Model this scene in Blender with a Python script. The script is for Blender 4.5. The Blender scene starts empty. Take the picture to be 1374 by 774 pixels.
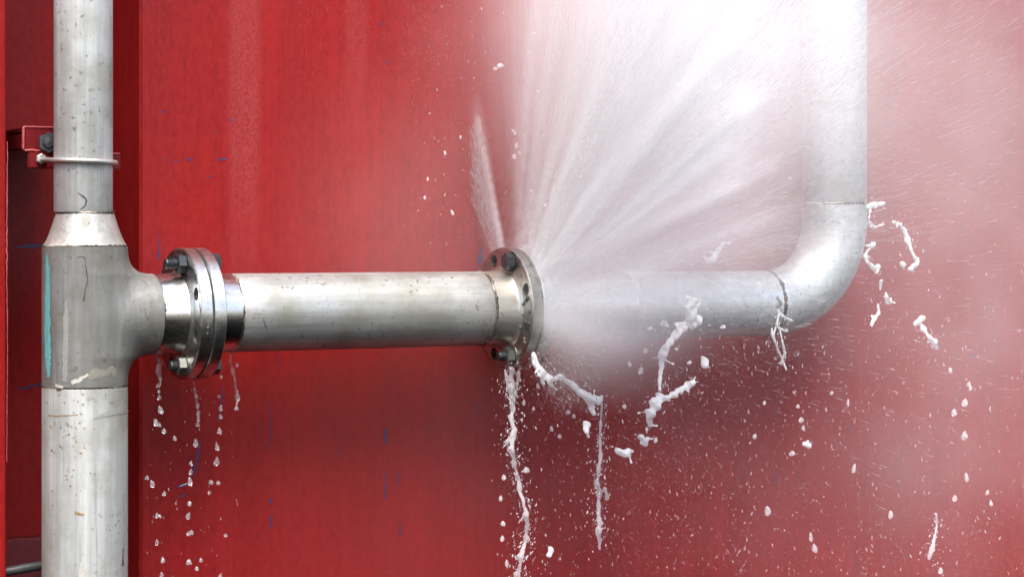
import bpy, bmesh, math, random
import numpy as np
from mathutils import Vector, Matrix, noise as mnoise

random.seed(7)
RNG = np.random.default_rng(7)
R_ = math.radians
scene = bpy.context.scene
COL = scene.collection

# ------------------------------------------------------------------ camera
YAW = R_(29.0); DIST = 2.9; FPX = 2900.0; W0 = 1374.0
CX, HZ = 687.0, 320.0
FWD = np.array([math.sin(YAW), math.cos(YAW), 0.0])
RGT = np.array([math.cos(YAW), -math.sin(YAW), 0.0])
CAM = np.array([0, 0, 0.093]) - FWD * DIST
cd = bpy.data.cameras.new('camera')
cd.sensor_width = 36.0
cd.lens = 36.0 * FPX / W0
cd.shift_y = -(387.0 - HZ) / W0
cd.clip_start = 0.05; cd.clip_end = 200.0
cam = bpy.data.objects.new('camera', cd); COL.objects.link(cam)
cam.location = CAM; cam.rotation_euler = (R_(90), 0, -YAW)
scene.camera = cam

# ------------------------------------------------------------------ sky and sun (bright overcast)
SUN_EL, SUN_AZ = 58.0, -24.0          # azimuth: degrees to the right of straight in front of the wall
world = bpy.data.worlds.new('World'); scene.world = world
world.use_nodes = True
wn = world.node_tree
sky = wn.nodes.new('ShaderNodeTexSky'); sky.sky_type = 'NISHITA'
sky.sun_disc = False
sky.sun_elevation = R_(SUN_EL); sky.sun_rotation = R_(180 - SUN_AZ)
sky.dust_density = 3.4; sky.air_density = 1.0; sky.ozone_density = 1.0
wn.links.new(sky.outputs[0], wn.nodes['Background'].inputs[0])
wn.nodes['Background'].inputs[1].default_value = 0.13
sl = bpy.data.lights.new('sun', 'SUN'); sl.energy = 2.2; sl.angle = R_(40); sl.color = (1.0, 0.98, 0.95)
sun = bpy.data.objects.new('sun', sl); COL.objects.link(sun)
az = R_(SUN_AZ)
sdir = Vector((math.sin(az) * math.cos(R_(SUN_EL)), -math.cos(az) * math.cos(R_(SUN_EL)), math.sin(R_(SUN_EL))))
sun.rotation_euler = sdir.to_track_quat('Z', 'Y').to_euler()

vs = scene.view_settings
vs.view_transform = 'Standard'; vs.look = 'None'; vs.gamma = 1.0; vs.exposure = 1.64
vs.use_curve_mapping = False
scene.cycles.use_denoising = True
scene.cycles.max_bounces = 14; scene.cycles.diffuse_bounces = 5; scene.cycles.transmission_bounces = 8; scene.cycles.transparent_max_bounces = 24
scene.cycles.volume_bounces = 2
scene.cycles.use_adaptive_sampling = True; scene.cycles.adaptive_threshold = .03
scene.cycles.volume_step_rate = 1.0; scene.cycles.volume_max_steps = 256

# ------------------------------------------------------------------ photograph pixel -> real place
def ray(px, py):
    d = FWD + RGT * ((px - CX) / FPX) + np.array([0, 0, 1.0]) * ((HZ - py) / FPX)
    return d
def on_plane(px, py, Y):
    d = ray(px, py); t = (Y - CAM[1]) / d[1]
    return Vector(CAM + d * t)
def XH(px, Y=0.0):
    return on_plane(px, 400, Y).x
def ZH(px, py, Y=0.0):
    return on_plane(px, py, Y).z
def on_vcyl(px, py, x0, y0, R):
    d = ray(px, py); ox, oy = CAM[0] - x0, CAM[1] - y0
    a = d[0]**2 + d[1]**2; b = 2 * (ox * d[0] + oy * d[1]); c = ox**2 + oy**2 - R * R
    q = b * b - 4 * a * c
    t = (-b - math.sqrt(q)) / (2 * a) if q > 0 else -b / (2 * a)
    return Vector(CAM + d * t)
def on_hcyl(px, py, R):
    d = ray(px, py); oy, oz = CAM[1], CAM[2]
    a = d[1]**2 + d[2]**2; b = 2 * (oy * d[1] + oz * d[2]); c = oy**2 + oz**2 - R * R
    q = b * b - 4 * a * c
    t = (-b - math.sqrt(q)) / (2 * a) if q > 0 else -b / (2 * a)
    return Vector(CAM + d * t)

# ------------------------------------------------------------------ object helpers
def link(name, me, mat=None, parent=None, smooth=True):
    o = bpy.data.objects.new(name, me); COL.objects.link(o)
    if mat: me.materials.append(mat)
    if smooth and len(me.polygons):
        me.polygons.foreach_set('use_smooth', [True] * len(me.polygons))
    if parent: o.parent = parent
    return o
def mesh(name, verts, faces, mat=None, parent=None, smooth=True):
    me = bpy.data.meshes.new(name)
    me.from_pydata([tuple(v) for v in verts], [], faces); me.update()
    return link(name, me, mat, parent, smooth)
def from_bm(name, bm, mat=None, parent=None, smooth=False):
    bmesh.ops.recalc_face_normals(bm, faces=bm.faces)
    me = bpy.data.meshes.new(name); bm.to_mesh(me); bm.free()
    return link(name, me, mat, parent, smooth)
def thing(name, label, cat, group=None):
    o = bpy.data.objects.new(name, None); COL.objects.link(o)
    o['label'] = label; o['category'] = cat
    if group: o['group'] = group
    o.empty_display_size = 0.02
    return o
def tag(o, label, cat, group=None):
    o['label'] = label; o['category'] = cat
    if group: o['group'] = group
    return o
def auto_sharp(o, deg=35):
    me = o.data
    bm = bmesh.new(); bm.from_mesh(me)
    for e in bm.edges:
        if len(e.link_faces) == 2 and e.calc_face_angle(0) > R_(deg): e.smooth = False
    bm.to_mesh(me); bm.free()

def frame(axis):
    a = Vector(axis).normalized()
    u = Vector((0, 0, 1)) if abs(a.z) < .9 else Vector((1, 0, 0))
    u = (u - a * u.dot(a)).normalized()
    return a, u, a.cross(u)
def revolve(name, prof, origin, axis, mat, parent=None, seg=96, wob=0.0, closed=False):
    """prof: list of (distance along axis, radius)"""
    a, u, v = frame(axis); o = Vector(origin); vs_, fs = [], []
    for (s, r) in prof:
        for k in range(seg):
            t = 2 * math.pi * k / seg
            c = o + a * s + (u * math.cos(t) + v * math.sin(t)) * r
            if wob:
                n = mnoise.noise(c * 18.0)
                c += (u * math.cos(t) + v * math.sin(t)) * n * wob
            vs_.append(c)
    n = len(prof)
    for i in range(n - 1 + (1 if closed else 0)):
        for k in range(seg):
            j = (i + 1) % n
            fs.append((i * seg + k, i * seg + (k + 1) % seg, j * seg + (k + 1) % seg, j * seg + k))
    ob = mesh(name, vs_, fs, mat, parent)
    bm = bmesh.new(); bm.from_mesh(ob.data)
    bmesh.ops.recalc_face_normals(bm, faces=bm.faces); bm.to_mesh(ob.data); bm.free()
    auto_sharp(ob, 32)
    return ob
def weld(name, origin, axis, R, w, mat, parent, seed=0, seg=180, jit=0.35):
    """an uneven weld bead: lumpy torus"""
    a, u, v = frame(axis); o = Vector(origin); vs_, fs = [], []
    m = 8
    for k in range(seg):
        t = 2 * math.pi * k / seg
        rip = 1 + .22 * math.sin(t * 46 + 2 * math.sin(t * 5 + seed))
        n1 = mnoise.noise(Vector((math.cos(t) * 3 + seed, math.sin(t) * 3, 0)))
        n2 = mnoise.noise(Vector((math.cos(t) * 11, math.sin(t) * 11 + seed, 4)))
        ww = w * rip * (1 + jit * n1 + jit * 1.2 * n2)
        off = w * (.5 * n1 + .4 * n2)
        for j in range(m):
            p = 2 * math.pi * j / m
            rr = R + math.sin(p) * ww * .55
            vs_.append(o + a * (off + math.cos(p) * ww) + (u * math.cos(t) + v * math.sin(t)) * rr)
    for k in range(seg):
        for j in range(m):
            fs.append((k * m + j, k * m + (j + 1) % m, ((k + 1) % seg) * m + (j + 1) % m, ((k + 1) % seg) * m + j))
    return mesh(name, vs_, fs, mat, parent)
def tube(name, pts, rads, mat, parent=None, seg=16):
    vs_, fs = [], []
    pts = [Vector(p) for p in pts]
    for i, p in enumerate(pts):
        d = (pts[min(i + 1, len(pts) - 1)] - pts[max(i - 1, 0)]).normalized()
        a, u, v = frame(d)
        r = rads[i] if hasattr(rads, '__len__') else rads
        for k in range(seg):
            t = 2 * math.pi * k / seg
            vs_.append(p + (u * math.cos(t) + v * math.sin(t)) * r)
    for i in range(len(pts) - 1):
        for k in range(seg):
            fs.append((i * seg + k, i * seg + (k + 1) % seg, (i + 1) * seg + (k + 1) % seg, (i + 1) * seg + k))
    fs.append(tuple(range(seg))[::-1]); fs.append(tuple((len(pts) - 1) * seg + k for k in range(seg)))
    return mesh(name, vs_, fs, mat, parent)
def bevel_box(name, lo, hi, mat, parent=None, bev=0.0015, rough=0.0):
    bm = bmesh.new()
    bmesh.ops.create_cube(bm, size=1.0)
    lo, hi = Vector(lo), Vector(hi)
    for v in bm.verts:
        v.co = Vector([lo[i] + (v.co[i] + .5) * (hi[i] - lo[i]) for i in range(3)])
    bmesh.ops.bevel(bm, geom=list(bm.edges), offset=bev, segments=2, affect='EDGES')
    return from_bm(name, bm, mat, parent)

# ------------------------------------------------------------------ smooth implicit surfaces (naive surface nets)
def surface_nets(f, lo, hi, h):
    lo = np.array(lo, float); hi = np.array(hi, float)
    n = np.maximum(np.ceil((hi - lo) / h).astype(int) + 1, 3)
    ax = [lo[i] + h * np.arange(n[i]) for i in range(3)]
    G = np.stack(np.meshgrid(*ax, indexing='ij'), -1)
    D = f(G)
    ins = D < 0
    nc = n - 1
    c8 = [(i, j, k) for i in (0, 1) for j in (0, 1) for k in (0, 1)]
    cnt = sum(ins[i:i + nc[0], j:j + nc[1], k:k + nc[2]].astype(int) for i, j, k in c8)
    act = (cnt > 0) & (cnt < 8)
    idx = -np.ones(nc, int); idx[act] = np.arange(act.sum())
    acc = np.zeros((act.sum(), 3)); m = np.zeros(act.sum())
    I, J, K = np.nonzero(act)
    for a in c8:
        for b in c8:
            if sum(b) - sum(a) != 1 or any(b[q] < a[q] for q in range(3)): continue
            da = D[I + a[0], J + a[1], K + a[2]]; db = D[I + b[0], J + b[1], K + b[2]]
            s = (da < 0) != (db < 0)
            t = np.where(s, da / np.where(s, da - db, 1), 0)[:, None]
            p = np.array(a) + t * (np.array(b) - np.array(a))
            acc += np.where(s[:, None], p, 0); m += s
    V = lo + h * (np.stack([I, J, K], -1) + acc / m[:, None])
    quads = []
    for d in range(3):
        e, g = (d + 1) % 3, (d + 2) % 3
        A = ins.take(range(0, n[d] - 1), d); B = ins.take(range(1, n[d]), d)
        ch = A != B
        P = np.argwhere(ch)
        P = P[(P[:, e] > 0) & (P[:, g] > 0) & (P[:, e] < nc[e]) & (P[:, g] < nc[g])]
        if not len(P): continue
        ue = np.zeros(3, int); ue[e] = 1; ug = np.zeros(3, int); ug[g] = 1
        q = [idx[tuple((P - o_).T)] for o_ in (ue + ug, ug, 0 * ue, ue)]
        Q = np.stack(q, -1)
        fl = A[tuple(P.T)]
        Q[~fl] = Q[~fl][:, ::-1]
        quads.append(Q)
    return V, np.concatenate(quads)
def net_object(name, f, lo, hi, h, mat, parent=None, project=True):
    V, Q = surface_nets(f, lo, hi, h)
    if project:
        for _ in range(3):
            d = f(V); e = h * .05
            g = np.stack([f(V + np.eye(3)[i] * e) - d for i in range(3)], -1) / e
            g2 = np.maximum((g * g).sum(-1), .05)
            st = np.clip(d / g2, -h, h)
            V = V - g * st[:, None]
    me = bpy.data.meshes.new(name)
    me.from_pydata(V.tolist(), [], Q.tolist()); me.update()
    return link(name, me, mat, parent)
def smin(a, b, k):
    h = np.clip(.5 + .5 * (b - a) / k, 0, 1)
    return b + (a - b) * h - k * h * (1 - h)

# ------------------------------------------------------------------ materials
def new_mat(name):
    m = bpy.data.materials.new(name); m.use_nodes = True
    nt = m.node_tree
    return m, nt, nt.nodes['Principled BSDF']
def N(nt, t, **kw):
    n = nt.nodes.new(t)
    for k, v in kw.items():
        if k in n.inputs.keys(): n.inputs[k].default_value = v
        else: setattr(n, k, v)
    return n
def coords(nt, scale=(1, 1, 1), loc=(0, 0, 0)):
    tc = N(nt, 'ShaderNodeTexCoord'); mp = N(nt, 'ShaderNodeMapping')
    mp.inputs['Scale'].default_value = scale; mp.inputs['Location'].default_value = loc
    nt.links.new(tc.outputs['Object'], mp.inputs['Vector'])
    return mp.outputs['Vector']
def noise(nt, vec, scale, detail=4, rough=.55, dist=0.0):
    n = N(nt, 'ShaderNodeTexNoise'); n.inputs['Scale'].default_value = scale
    n.inputs['Detail'].default_value = detail; n.inputs['Roughness'].default_value = rough
    n.inputs['Distortion'].default_value = dist
    nt.links.new(vec, n.inputs['Vector']); return n.outputs['Fac']
def ramp(nt, fac, stops):
    r = N(nt, 'ShaderNodeValToRGB'); e = r.color_ramp.elements
    while len(e) > 1: e.remove(e[0])
    e[0].position = stops[0][0]; c = stops[0][1]; e[0].color = (c, c, c, 1) if not hasattr(c, '__len__') else (*c, 1)
    for p, c in stops[1:]:
        x = e.new(p); x.color = (c, c, c, 1) if not hasattr(c, '__len__') else (*c, 1)
    nt.links.new(fac, r.inputs[0]); return r.outputs[0]
def mix(nt, fac, a, b, blend='MIX'):
    m = N(nt, 'ShaderNodeMix', data_type='RGBA', blend_type=blend)
    for s, v in ((m.inputs[0], fac), (m.inputs[6], a), (m.inputs[7], b)):
        if hasattr(v, 'is_output'): nt.links.new(v, s)
        elif hasattr(v, '__len__'): s.default_value = (*v, 1)
        else: s.default_value = v
    return m.outputs[2]
def mth(nt, op, a, b=None, c=None, clamp=False):
    m = N(nt, 'ShaderNodeMath', operation=op); m.use_clamp = clamp
    for s, v in zip(m.inputs, (a, b, c)):
        if v is None: continue
        if hasattr(v, 'is_output'): nt.links.new(v, s)
        else: s.default_value = v
    return m.outputs[0]
def bump(nt, b, h, strength=.3, dist=.001):
    bn = N(nt, 'ShaderNodeBump'); bn.inputs['Strength'].default_value = strength; bn.inputs['Distance'].default_value = dist
    nt.links.new(h, bn.inputs['Height']); nt.links.new(bn.outputs[0], b.inputs['Normal'])

def steel(name, base, axis='z', metallic=.55, rough=.42, dirt=.5, spot=.5, seed=0.0, spotcol=(.10, .085, .06), rust=0.0):
    m, nt, b = new_mat(name)
    sc = {'z': (1, 1, .06), 'x': (.06, 1, 1), 'n': (1, 1, 1)}[axis]
    v0 = coords(nt, (1, 1, 1), (seed, seed * 2, seed))
    vs_ = coords(nt, sc, (seed, seed, seed))
    streak = noise(nt, vs_, 95, 6, .65)
    cloud = noise(nt, v0, 16, 5, .6)
    fine = noise(nt, v0, 260, 4, .6)
    c = mix(nt, ramp(nt, streak, [(.3, 0.0), (.7, 1.0)]), tuple(x * .66 for x in base), tuple(min(1, x * 1.12) for x in base))
    band = noise(nt, coords(nt, {'z': (1, 1, .02), 'x': (.02, 1, 1), 'n': (1, 1, 1)}[axis], (seed * 3, 1, seed)), 34, 4, .6)
    c = mix(nt, mth(nt, 'MULTIPLY', ramp(nt, band, [(.44, 0.0), (.66, 1.0)]), .5 * dirt), c, tuple(x * .62 for x in base))
    c = mix(nt, mth(nt, 'MULTIPLY', ramp(nt, cloud, [(.42, 0.0), (.68, 1.0)]), dirt * .7), c, tuple(x * y for x, y in zip(base, (.50, .48, .40))))
    # dark pits and specks
    sp = noise(nt, v0, 150, 3, .5)
    msk = noise(nt, v0, 14, 3, .5)
    spots = mth(nt, 'MULTIPLY', ramp(nt, sp, [(.62, 0.0), (.67, 1.0)]), ramp(nt, msk, [(.40, 0.0), (.55, 1.0)]))
    c = mix(nt, mth(nt, 'MULTIPLY', spots, spot), c, spotcol)
    # fine scratches along the axis
    scr = noise(nt, coords(nt, tuple(x * (1 if x == 1 else .4) for x in sc), (seed + 3, 0, 0)), 420, 2, .5)
    c = mix(nt, mth(nt, 'MULTIPLY', ramp(nt, scr, [(.62, 0.0), (.72, 1.0)]), .45 * dirt), c, tuple(x * .45 for x in base))
    if rust:
        rs = noise(nt, v0, 60, 5, .7); rm = noise(nt, v0, 9, 2, .5)
        rf = mth(nt, 'MULTIPLY', ramp(nt, rs, [(.6, 0.0), (.68, 1.0)]), ramp(nt, rm, [(.5, 0.0), (.62, 1.0)]))
        c = mix(nt, mth(nt, 'MULTIPLY', rf, rust), c, (.16, .095, .04))
    nt.links.new(c, b.inputs['Base Color'])
    b.inputs['Metallic'].default_value = metallic
    r = mth(nt, 'ADD', mth(nt, 'MULTIPLY', cloud, .22), rough - .10)
    r = mth(nt, 'ADD', r, mth(nt, 'MULTIPLY', streak, .10))
    nt.links.new(r, b.inputs['Roughness'])
    bump(nt, b, mth(nt, 'ADD', mth(nt, 'MULTIPLY', fine, .5), streak), .18, .0006)
    return m

def red_paint(name, base=(.190, .0050, .0045), chalk=True, rough=.42):
    m, nt, b = new_mat(name)
    v0 = coords(nt); vz = coords(nt, (1, 1, .07)); vzz = coords(nt, (1, 1, .025), (4, 0, 0))
    st = noise(nt, vz, 26, 5, .6); st2 = noise(nt, vzz, 9, 3, .5); cl = noise(nt, v0, 5, 4, .55); fi = noise(nt, v0, 420, 3, .6)
    c = mix(nt, ramp(nt, st, [(.3, 0.0), (.7, 1.0)]), tuple(x * .84 for x in base), tuple(x * 1.10 for x in base))
    c = mix(nt, mth(nt, 'MULTIPLY', ramp(nt, st2, [(.42, 0.0), (.62, 1.0)]), .38), c, (.195, .011, .013))
    c = mix(nt, mth(nt, 'MULTIPLY', ramp(nt, cl, [(.4, 0.0), (.65, 1.0)]), .35), c, (.135, .004, .008))
    br = noise(nt, coords(nt, (1, 1, .03), (7, 0, 0)), 190, 3, .6); mo = noise(nt, coords(nt, (1, 1, .6)), 130, 5, .75)
    c = mix(nt, mth(nt, 'MULTIPLY', ramp(nt, br, [(.45, 0.0), (.70, 1.0)]), .35), c, tuple(x * .55 for x in base))
    c = mix(nt, mth(nt, 'MULTIPLY', ramp(nt, mo, [(.42, 0.0), (.66, 1.0)]), .45), c, (base[0] * 1.2, base[1] * 2.6, base[2] * 2.4))
    c = mix(nt, mth(nt, 'MULTIPLY', ramp(nt, mo, [(.30, 1.0), (.44, 0.0)]), .5), c, tuple(x * .6 for x in base))
    if chalk:   # chalky bands where the paint has weathered, running down from the top
        tc = N(nt, 'ShaderNodeTexCoord'); sx = N(nt, 'ShaderNodeSeparateXYZ')
        nt.links.new(tc.outputs['Object'], sx.inputs[0])
        X, Z = sx.outputs[0], sx.outputs[2]
        grain = ramp(nt, noise(nt, coords(nt, (1, 1, .6)), 420, 4, .75), [(.34, 0.0), (.68, 1.0)])
        tot = None
        for (xc, hw, zb, amt) in CHALK:
            d = mth(nt, 'ABSOLUTE', mth(nt, 'SUBTRACT', X, xc))
            d = mth(nt, 'ADD', d, mth(nt, 'MULTIPLY', mth(nt, 'SUBTRACT', st, .5), hw * .8))
            bx_ = mth(nt, 'SUBTRACT', 1.0, mth(nt, 'SMOOTH_MIN', mth(nt, 'DIVIDE', d, hw), 1.0, .3), clamp=True)
            bx_ = mth(nt, 'MULTIPLY', bx_, 2.2, clamp=True)
            zz = mth(nt, 'ADD', Z, mth(nt, 'MULTIPLY', cl, .25))
            up = mth(nt, 'MULTIPLY', mth(nt, 'SUBTRACT', zz, zb), 5.0, clamp=True)
            k = mth(nt, 'MULTIPLY', mth(nt, 'MULTIPLY', bx_, up), amt)
            tot = k if tot is None else mth(nt, 'MAXIMUM', tot, k)
        c = mix(nt, mth(nt, 'MULTIPLY', tot, grain), c, (.26, .06, .06))
    nt.links.new(c, b.inputs['Base Color'])
    b.inputs['Specular IOR Level'].default_value = .18
    nt.links.new(mth(nt, 'ADD', mth(nt, 'MULTIPLY', st, .2), rough - .1), b.inputs['Roughness'])
    bump(nt, b, mth(nt, 'ADD', mth(nt, 'MULTIPLY', fi, .6), mth(nt, 'ADD', mth(nt, 'MULTIPLY', st, .8), mth(nt, 'MULTIPLY', mo, .9))), .38, .0007)
    return m

def plain(name, col, rough=.5, metallic=0.0, var=.25, scale=90, spec=.5):
    m, nt, b = new_mat(name)
    n = noise(nt, coords(nt), scale, 4, .6)
    nt.links.new(mix(nt, n, tuple(x * (1 - var) for x in col), tuple(min(1, x * (1 + var)) for x in col)), b.inputs['Base Color'])
    b.inputs['Roughness'].default_value = rough; b.inputs['Metallic'].default_value = metallic
    b.inputs['Specular IOR Level'].default_value = spec
    bump(nt, b, n, .15, .0005)
    return m
def weld_mat(name):
    m, nt, b = new_mat(name)
    v = coords(nt); n = noise(nt, v, 70, 4, .6); n2 = noise(nt, v, 24, 3, .5)
    c = ramp(nt, n2, [(.40, (.03, .024, .018)), (.50, (.10, .078, .055)), (.58, (.30, .27, .22)), (.68, (.45, .42, .36))])
    c = mix(nt, ramp(nt, n, [(.52, 0.0), (.64, 1.0)]), c, (.035, .025, .02))
    nt.links.new(c, b.inputs['Base Color']); b.inputs['Metallic'].default_value = .35
    b.inputs['Roughness'].default_value = .45
    bump(nt, b, n, .5, .001)
    return m
def water_white(name, white=.9, transl=.45, rough=.12, clear=0.0, thin=0.0):
    """aerated water: milky, glossy skin, lets light through"""
    m = bpy.data.materials.new(name); m.use_nodes = True; nt = m.node_tree
    nt.nodes.clear(); out = N(nt, 'ShaderNodeOutputMaterial')
    d = N(nt, 'ShaderNodeBsdfDiffuse'); t = N(nt, 'ShaderNodeBsdfTranslucent'); g = N(nt, 'ShaderNodeBsdfGlossy')
    d.inputs['Color'].default_value = (white, white, white, 1); t.inputs['Color'].default_value = (white, white, white, 1)
    g.inputs['Roughness'].default_value = rough
    a = N(nt, 'ShaderNodeMixShader'); a.inputs[0].default_value = transl
    nt.links.new(d.outputs[0], a.inputs[1]); nt.links.new(t.outputs[0], a.inputs[2])
    last = a
    if clear:
        gl = N(nt, 'ShaderNodeBsdfGlass'); gl.inputs['IOR'].default_value = 1.33; gl.inputs['Roughness'].default_value = .03
        c = N(nt, 'ShaderNodeMixShader'); c.inputs[0].default_value = clear
        nt.links.new(last.outputs[0], c.inputs[1]); nt.links.new(gl.outputs[0], c.inputs[2]); last = c
    else:
        fr = N(nt, 'ShaderNodeFresnel'); fr.inputs[0].default_value = 1.33
        c = N(nt, 'ShaderNodeMixShader'); nt.links.new(fr.outputs[0], c.inputs[0])
        nt.links.new(last.outputs[0], c.inputs[1]); nt.links.new(g.outputs[0], c.inputs[2]); last = c
    if thin:
        tr = N(nt, 'ShaderNodeBsdfTransparent'); c = N(nt, 'ShaderNodeMixShader'); c.inputs[0].default_value = thin
        nt.links.new(last.outputs[0], c.inputs[1]); nt.links.new(tr.outputs[0], c.inputs[2]); last = c
    nt.links.new(last.outputs[0], out.inputs[0])
    return m

WALL_Y = 0.125; RECESS = 0.150
CHALK = [(XH(328, WALL_Y), .026, .14, .50), (XH(478, WALL_Y), .022, .30, .32)]
M_WALL = red_paint('red_wall_paint')
M_REDB = red_paint('red_bracket_paint', (.075, .003, .004), chalk=False, rough=.4)
M_CHIP = plain('bare_red_edge', (.27, .04, .04), .5, 0, .45, 140)
M_BLUE = plain('blue_underpaint', (.012, .012, .075), .5, 0, .6, 160)
M_PIPEZ = steel('pickled_steel_upright', (.255, .260, .246), 'z', .25, .52, 1.2, .85, 0.0, rust=.8)
M_PIPEU = steel('pickled_steel_slim', (.42, .428, .418), 'z', .25, .48, 1.1, .7, 3.1)
M_TEE = steel('dull_fitting_steel', (.190, .189, .176), 'z', .30, .48, 1.2, .8, 1.3, rust=.3)
M_RED = steel('brushed_reducer_steel', (.40, .385, .355), 'n', .55, .36, .6, .3, 2.2)
M_PIPEX = steel('pickled_steel_level', (.42, .425, .41), 'x', .60, .40, 1.3, .8, 5.0)
M_PIPER = steel('pickled_steel_bend', (.56, .58, .59), 'n', .45, .34, .6, .5, 8.0)
M_FLG = steel('turned_flange_steel', (.66, .655, .64), 'n', 1.0, .24, .5, .35, 6.0)
M_HUB = steel('turned_hub_steel', (.72, .71, .69), 'x', 1.0, .20, .5, .35, 9.0)
M_FLG2 = steel('dirty_flange_steel', (.50, .49, .47), 'n', 1.0, .28, .9, .7, 4.0, rust=.35)
M_HUB2 = steel('dirty_hub_steel', (.64, .625, .57), 'x', .9, .28, 1.0, .8, 4.5, rust=.3)
M_BOLT = plain('blackened_bolt_steel', (.045, .047, .05), .35, .6, .4, 120)
M_NUT = plain('worn_nut_steel', (.16, .155, .14), .35, .8, .5, 160)
M_ROD = plain('zinc_rod_steel', (.46, .45, .42), .38, .75, .4, 170)
M_GASK = plain('black_gasket', (.012, .012, .014), .7)
M_WELD = weld_mat('weld_bead')
M_TURQ = plain('turquoise_paint', (.075, .25, .255), .6, 0, .55, 260)
M_STAIN = plain('dark_stain', (.17, .16, .13), .5, .2, .4, 200)
M_BURN = plain('burnt_line', (.045, .035, .03), .6, .1, .5, 200)
M_PALE = plain('pale_metal_flake', (.42, .40, .35), .4, .3, .35, 200)
M_RUSTY = plain('rust_mark', (.20, .12, .05), .7, 0, .5, 220)
M_SCUFF = plain('dull_scuff', (.30, .295, .265), .45, .4, .3, 200)
M_CABLE = plain('black_rod_rubber', (.03, .03, .032), .32, 0, .4, 130)
M_SPRAY = water_white('spray_water', .985, .5, .2, thin=.6)
M_SPLASH = water_white('aerated_water', .98, .55, .06, thin=.12)
M_DRIZ = water_white('drizzle_water', .97, .5, .2, thin=.68)
M_FALL = water_white('falling_water', .93, .45, .05, clear=.5, thin=.45)
M_DROP = water_white('clear_water', .96, .5, .05, clear=.5, thin=.3)
M_GLASS = water_white('glassy_water', .95, .45, .03, clear=.86)

# ------------------------------------------------------------------ surface strokes (scratches, stains, flakes)
def stroke(name, pts, widths, surf, mat, parent, jit=.35, step=3.0, seed=0):
    """a thin uneven strip lying on a surface; pts in photograph pixels mapped by surf() to the real surface"""
    rnd = random.Random(seed * 131 + len(pts))
    P = []
    for i in range(len(pts) - 1):
        (x0, y0), (x1, y1) = pts[i], pts[i + 1]
        n = max(1, int(math.hypot(x1 - x0, y1 - y0) / step))
        for k in range(n + (1 if i == len(pts) - 2 else 0)):
            t = k / n
            P.append((x0 + (x1 - x0) * t, y0 + (y1 - y0) * t, widths[i] + (widths[i + 1] - widths[i]) * t))
    vs_, fs = [], []
    for i, (x, y, w) in enumerate(P):
        a = P[max(i - 1, 0)]; b = P[min(i + 1, len(P) - 1)]
        dx, dy = b[0] - a[0], b[1] - a[1]; l = math.hypot(dx, dy) or 1
        nx, ny = -dy / l, dx / l
        w1 = w * .5 * (1 + rnd.uniform(-jit, jit)); w2 = w * .5 * (1 + rnd.uniform(-jit, jit))
        o = w * rnd.uniform(-jit, jit) * .4
        for s in (w1 + o, .0 + o, -w2 + o):
            vs_.append(surf(x + nx * s, y + ny * s))
    for i in range(len(P) - 1):
        for k in (0, 1):
            a = i * 3 + k
            fs.append((a, a + 1, a + 4, a + 3))
    return mesh(name, vs_, fs, mat, parent, smooth=False)

# ================================================================== WALL
xe0 = XH(192, WALL_Y)                       # right lip of the recess
POST_Y = .056
xe1 = XH(10, POST_Y)                        # edge of the post standing proud on the left
prof = [(-3.0, POST_Y), (xe1 - .006, POST_Y), (xe1 - .003, POST_Y + .0008), (xe1 - .0008, POST_Y + .003), (xe1, POST_Y + .006), (xe1, WALL_Y + RECESS),
        (xe0 - .042, WALL_Y + RECESS), (xe0 - .038, WALL_Y + RECESS - .002), (xe0 - .004, WALL_Y + .004), (xe0, WALL_Y + .0008), (xe0 + .006, WALL_Y)]
for k in range(1, 60): prof.append((xe0 + .006 + k * .06, WALL_Y))
zs = np.linspace(-1.3, 1.6, 80)
vs_, fs = [], []
for z in zs:
    for (x, y) in prof:
        dent = .0035 * mnoise.noise(Vector((x * 1.8, z * 1.3, 3.3))) if x > xe0 + .05 else 0
        vs_.append((x, y + dent, z))
np_ = len(prof)
for i in range(len(zs) - 1):
    for k in range(np_ - 1):
        fs.append((i * np_ + k, i * np_ + k + 1, (i + 1) * np_ + k + 1, (i + 1) * np_ + k))
wall = mesh('wall', vs_, fs, M_WALL)
auto_sharp(wall, 25)
wall['kind'] = 'structure'
wall['label'] = 'red painted steel wall with a folded recess behind the upright pipe'
def wall_surf(px, py):
    p = on_plane(px, py, WALL_Y)
    if p.x < xe0:
        p2 = on_plane(px, py, WALL_Y + RECESS)
        p = p2; p.y -= .0006
    else:
        dent = .0035 * mnoise.noise(Vector((p.x * 1.8, p.z * 1.3, 3.3))) if p.x > xe0 + .05 else 0
        p.y += dent - .0007
    return p
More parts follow.
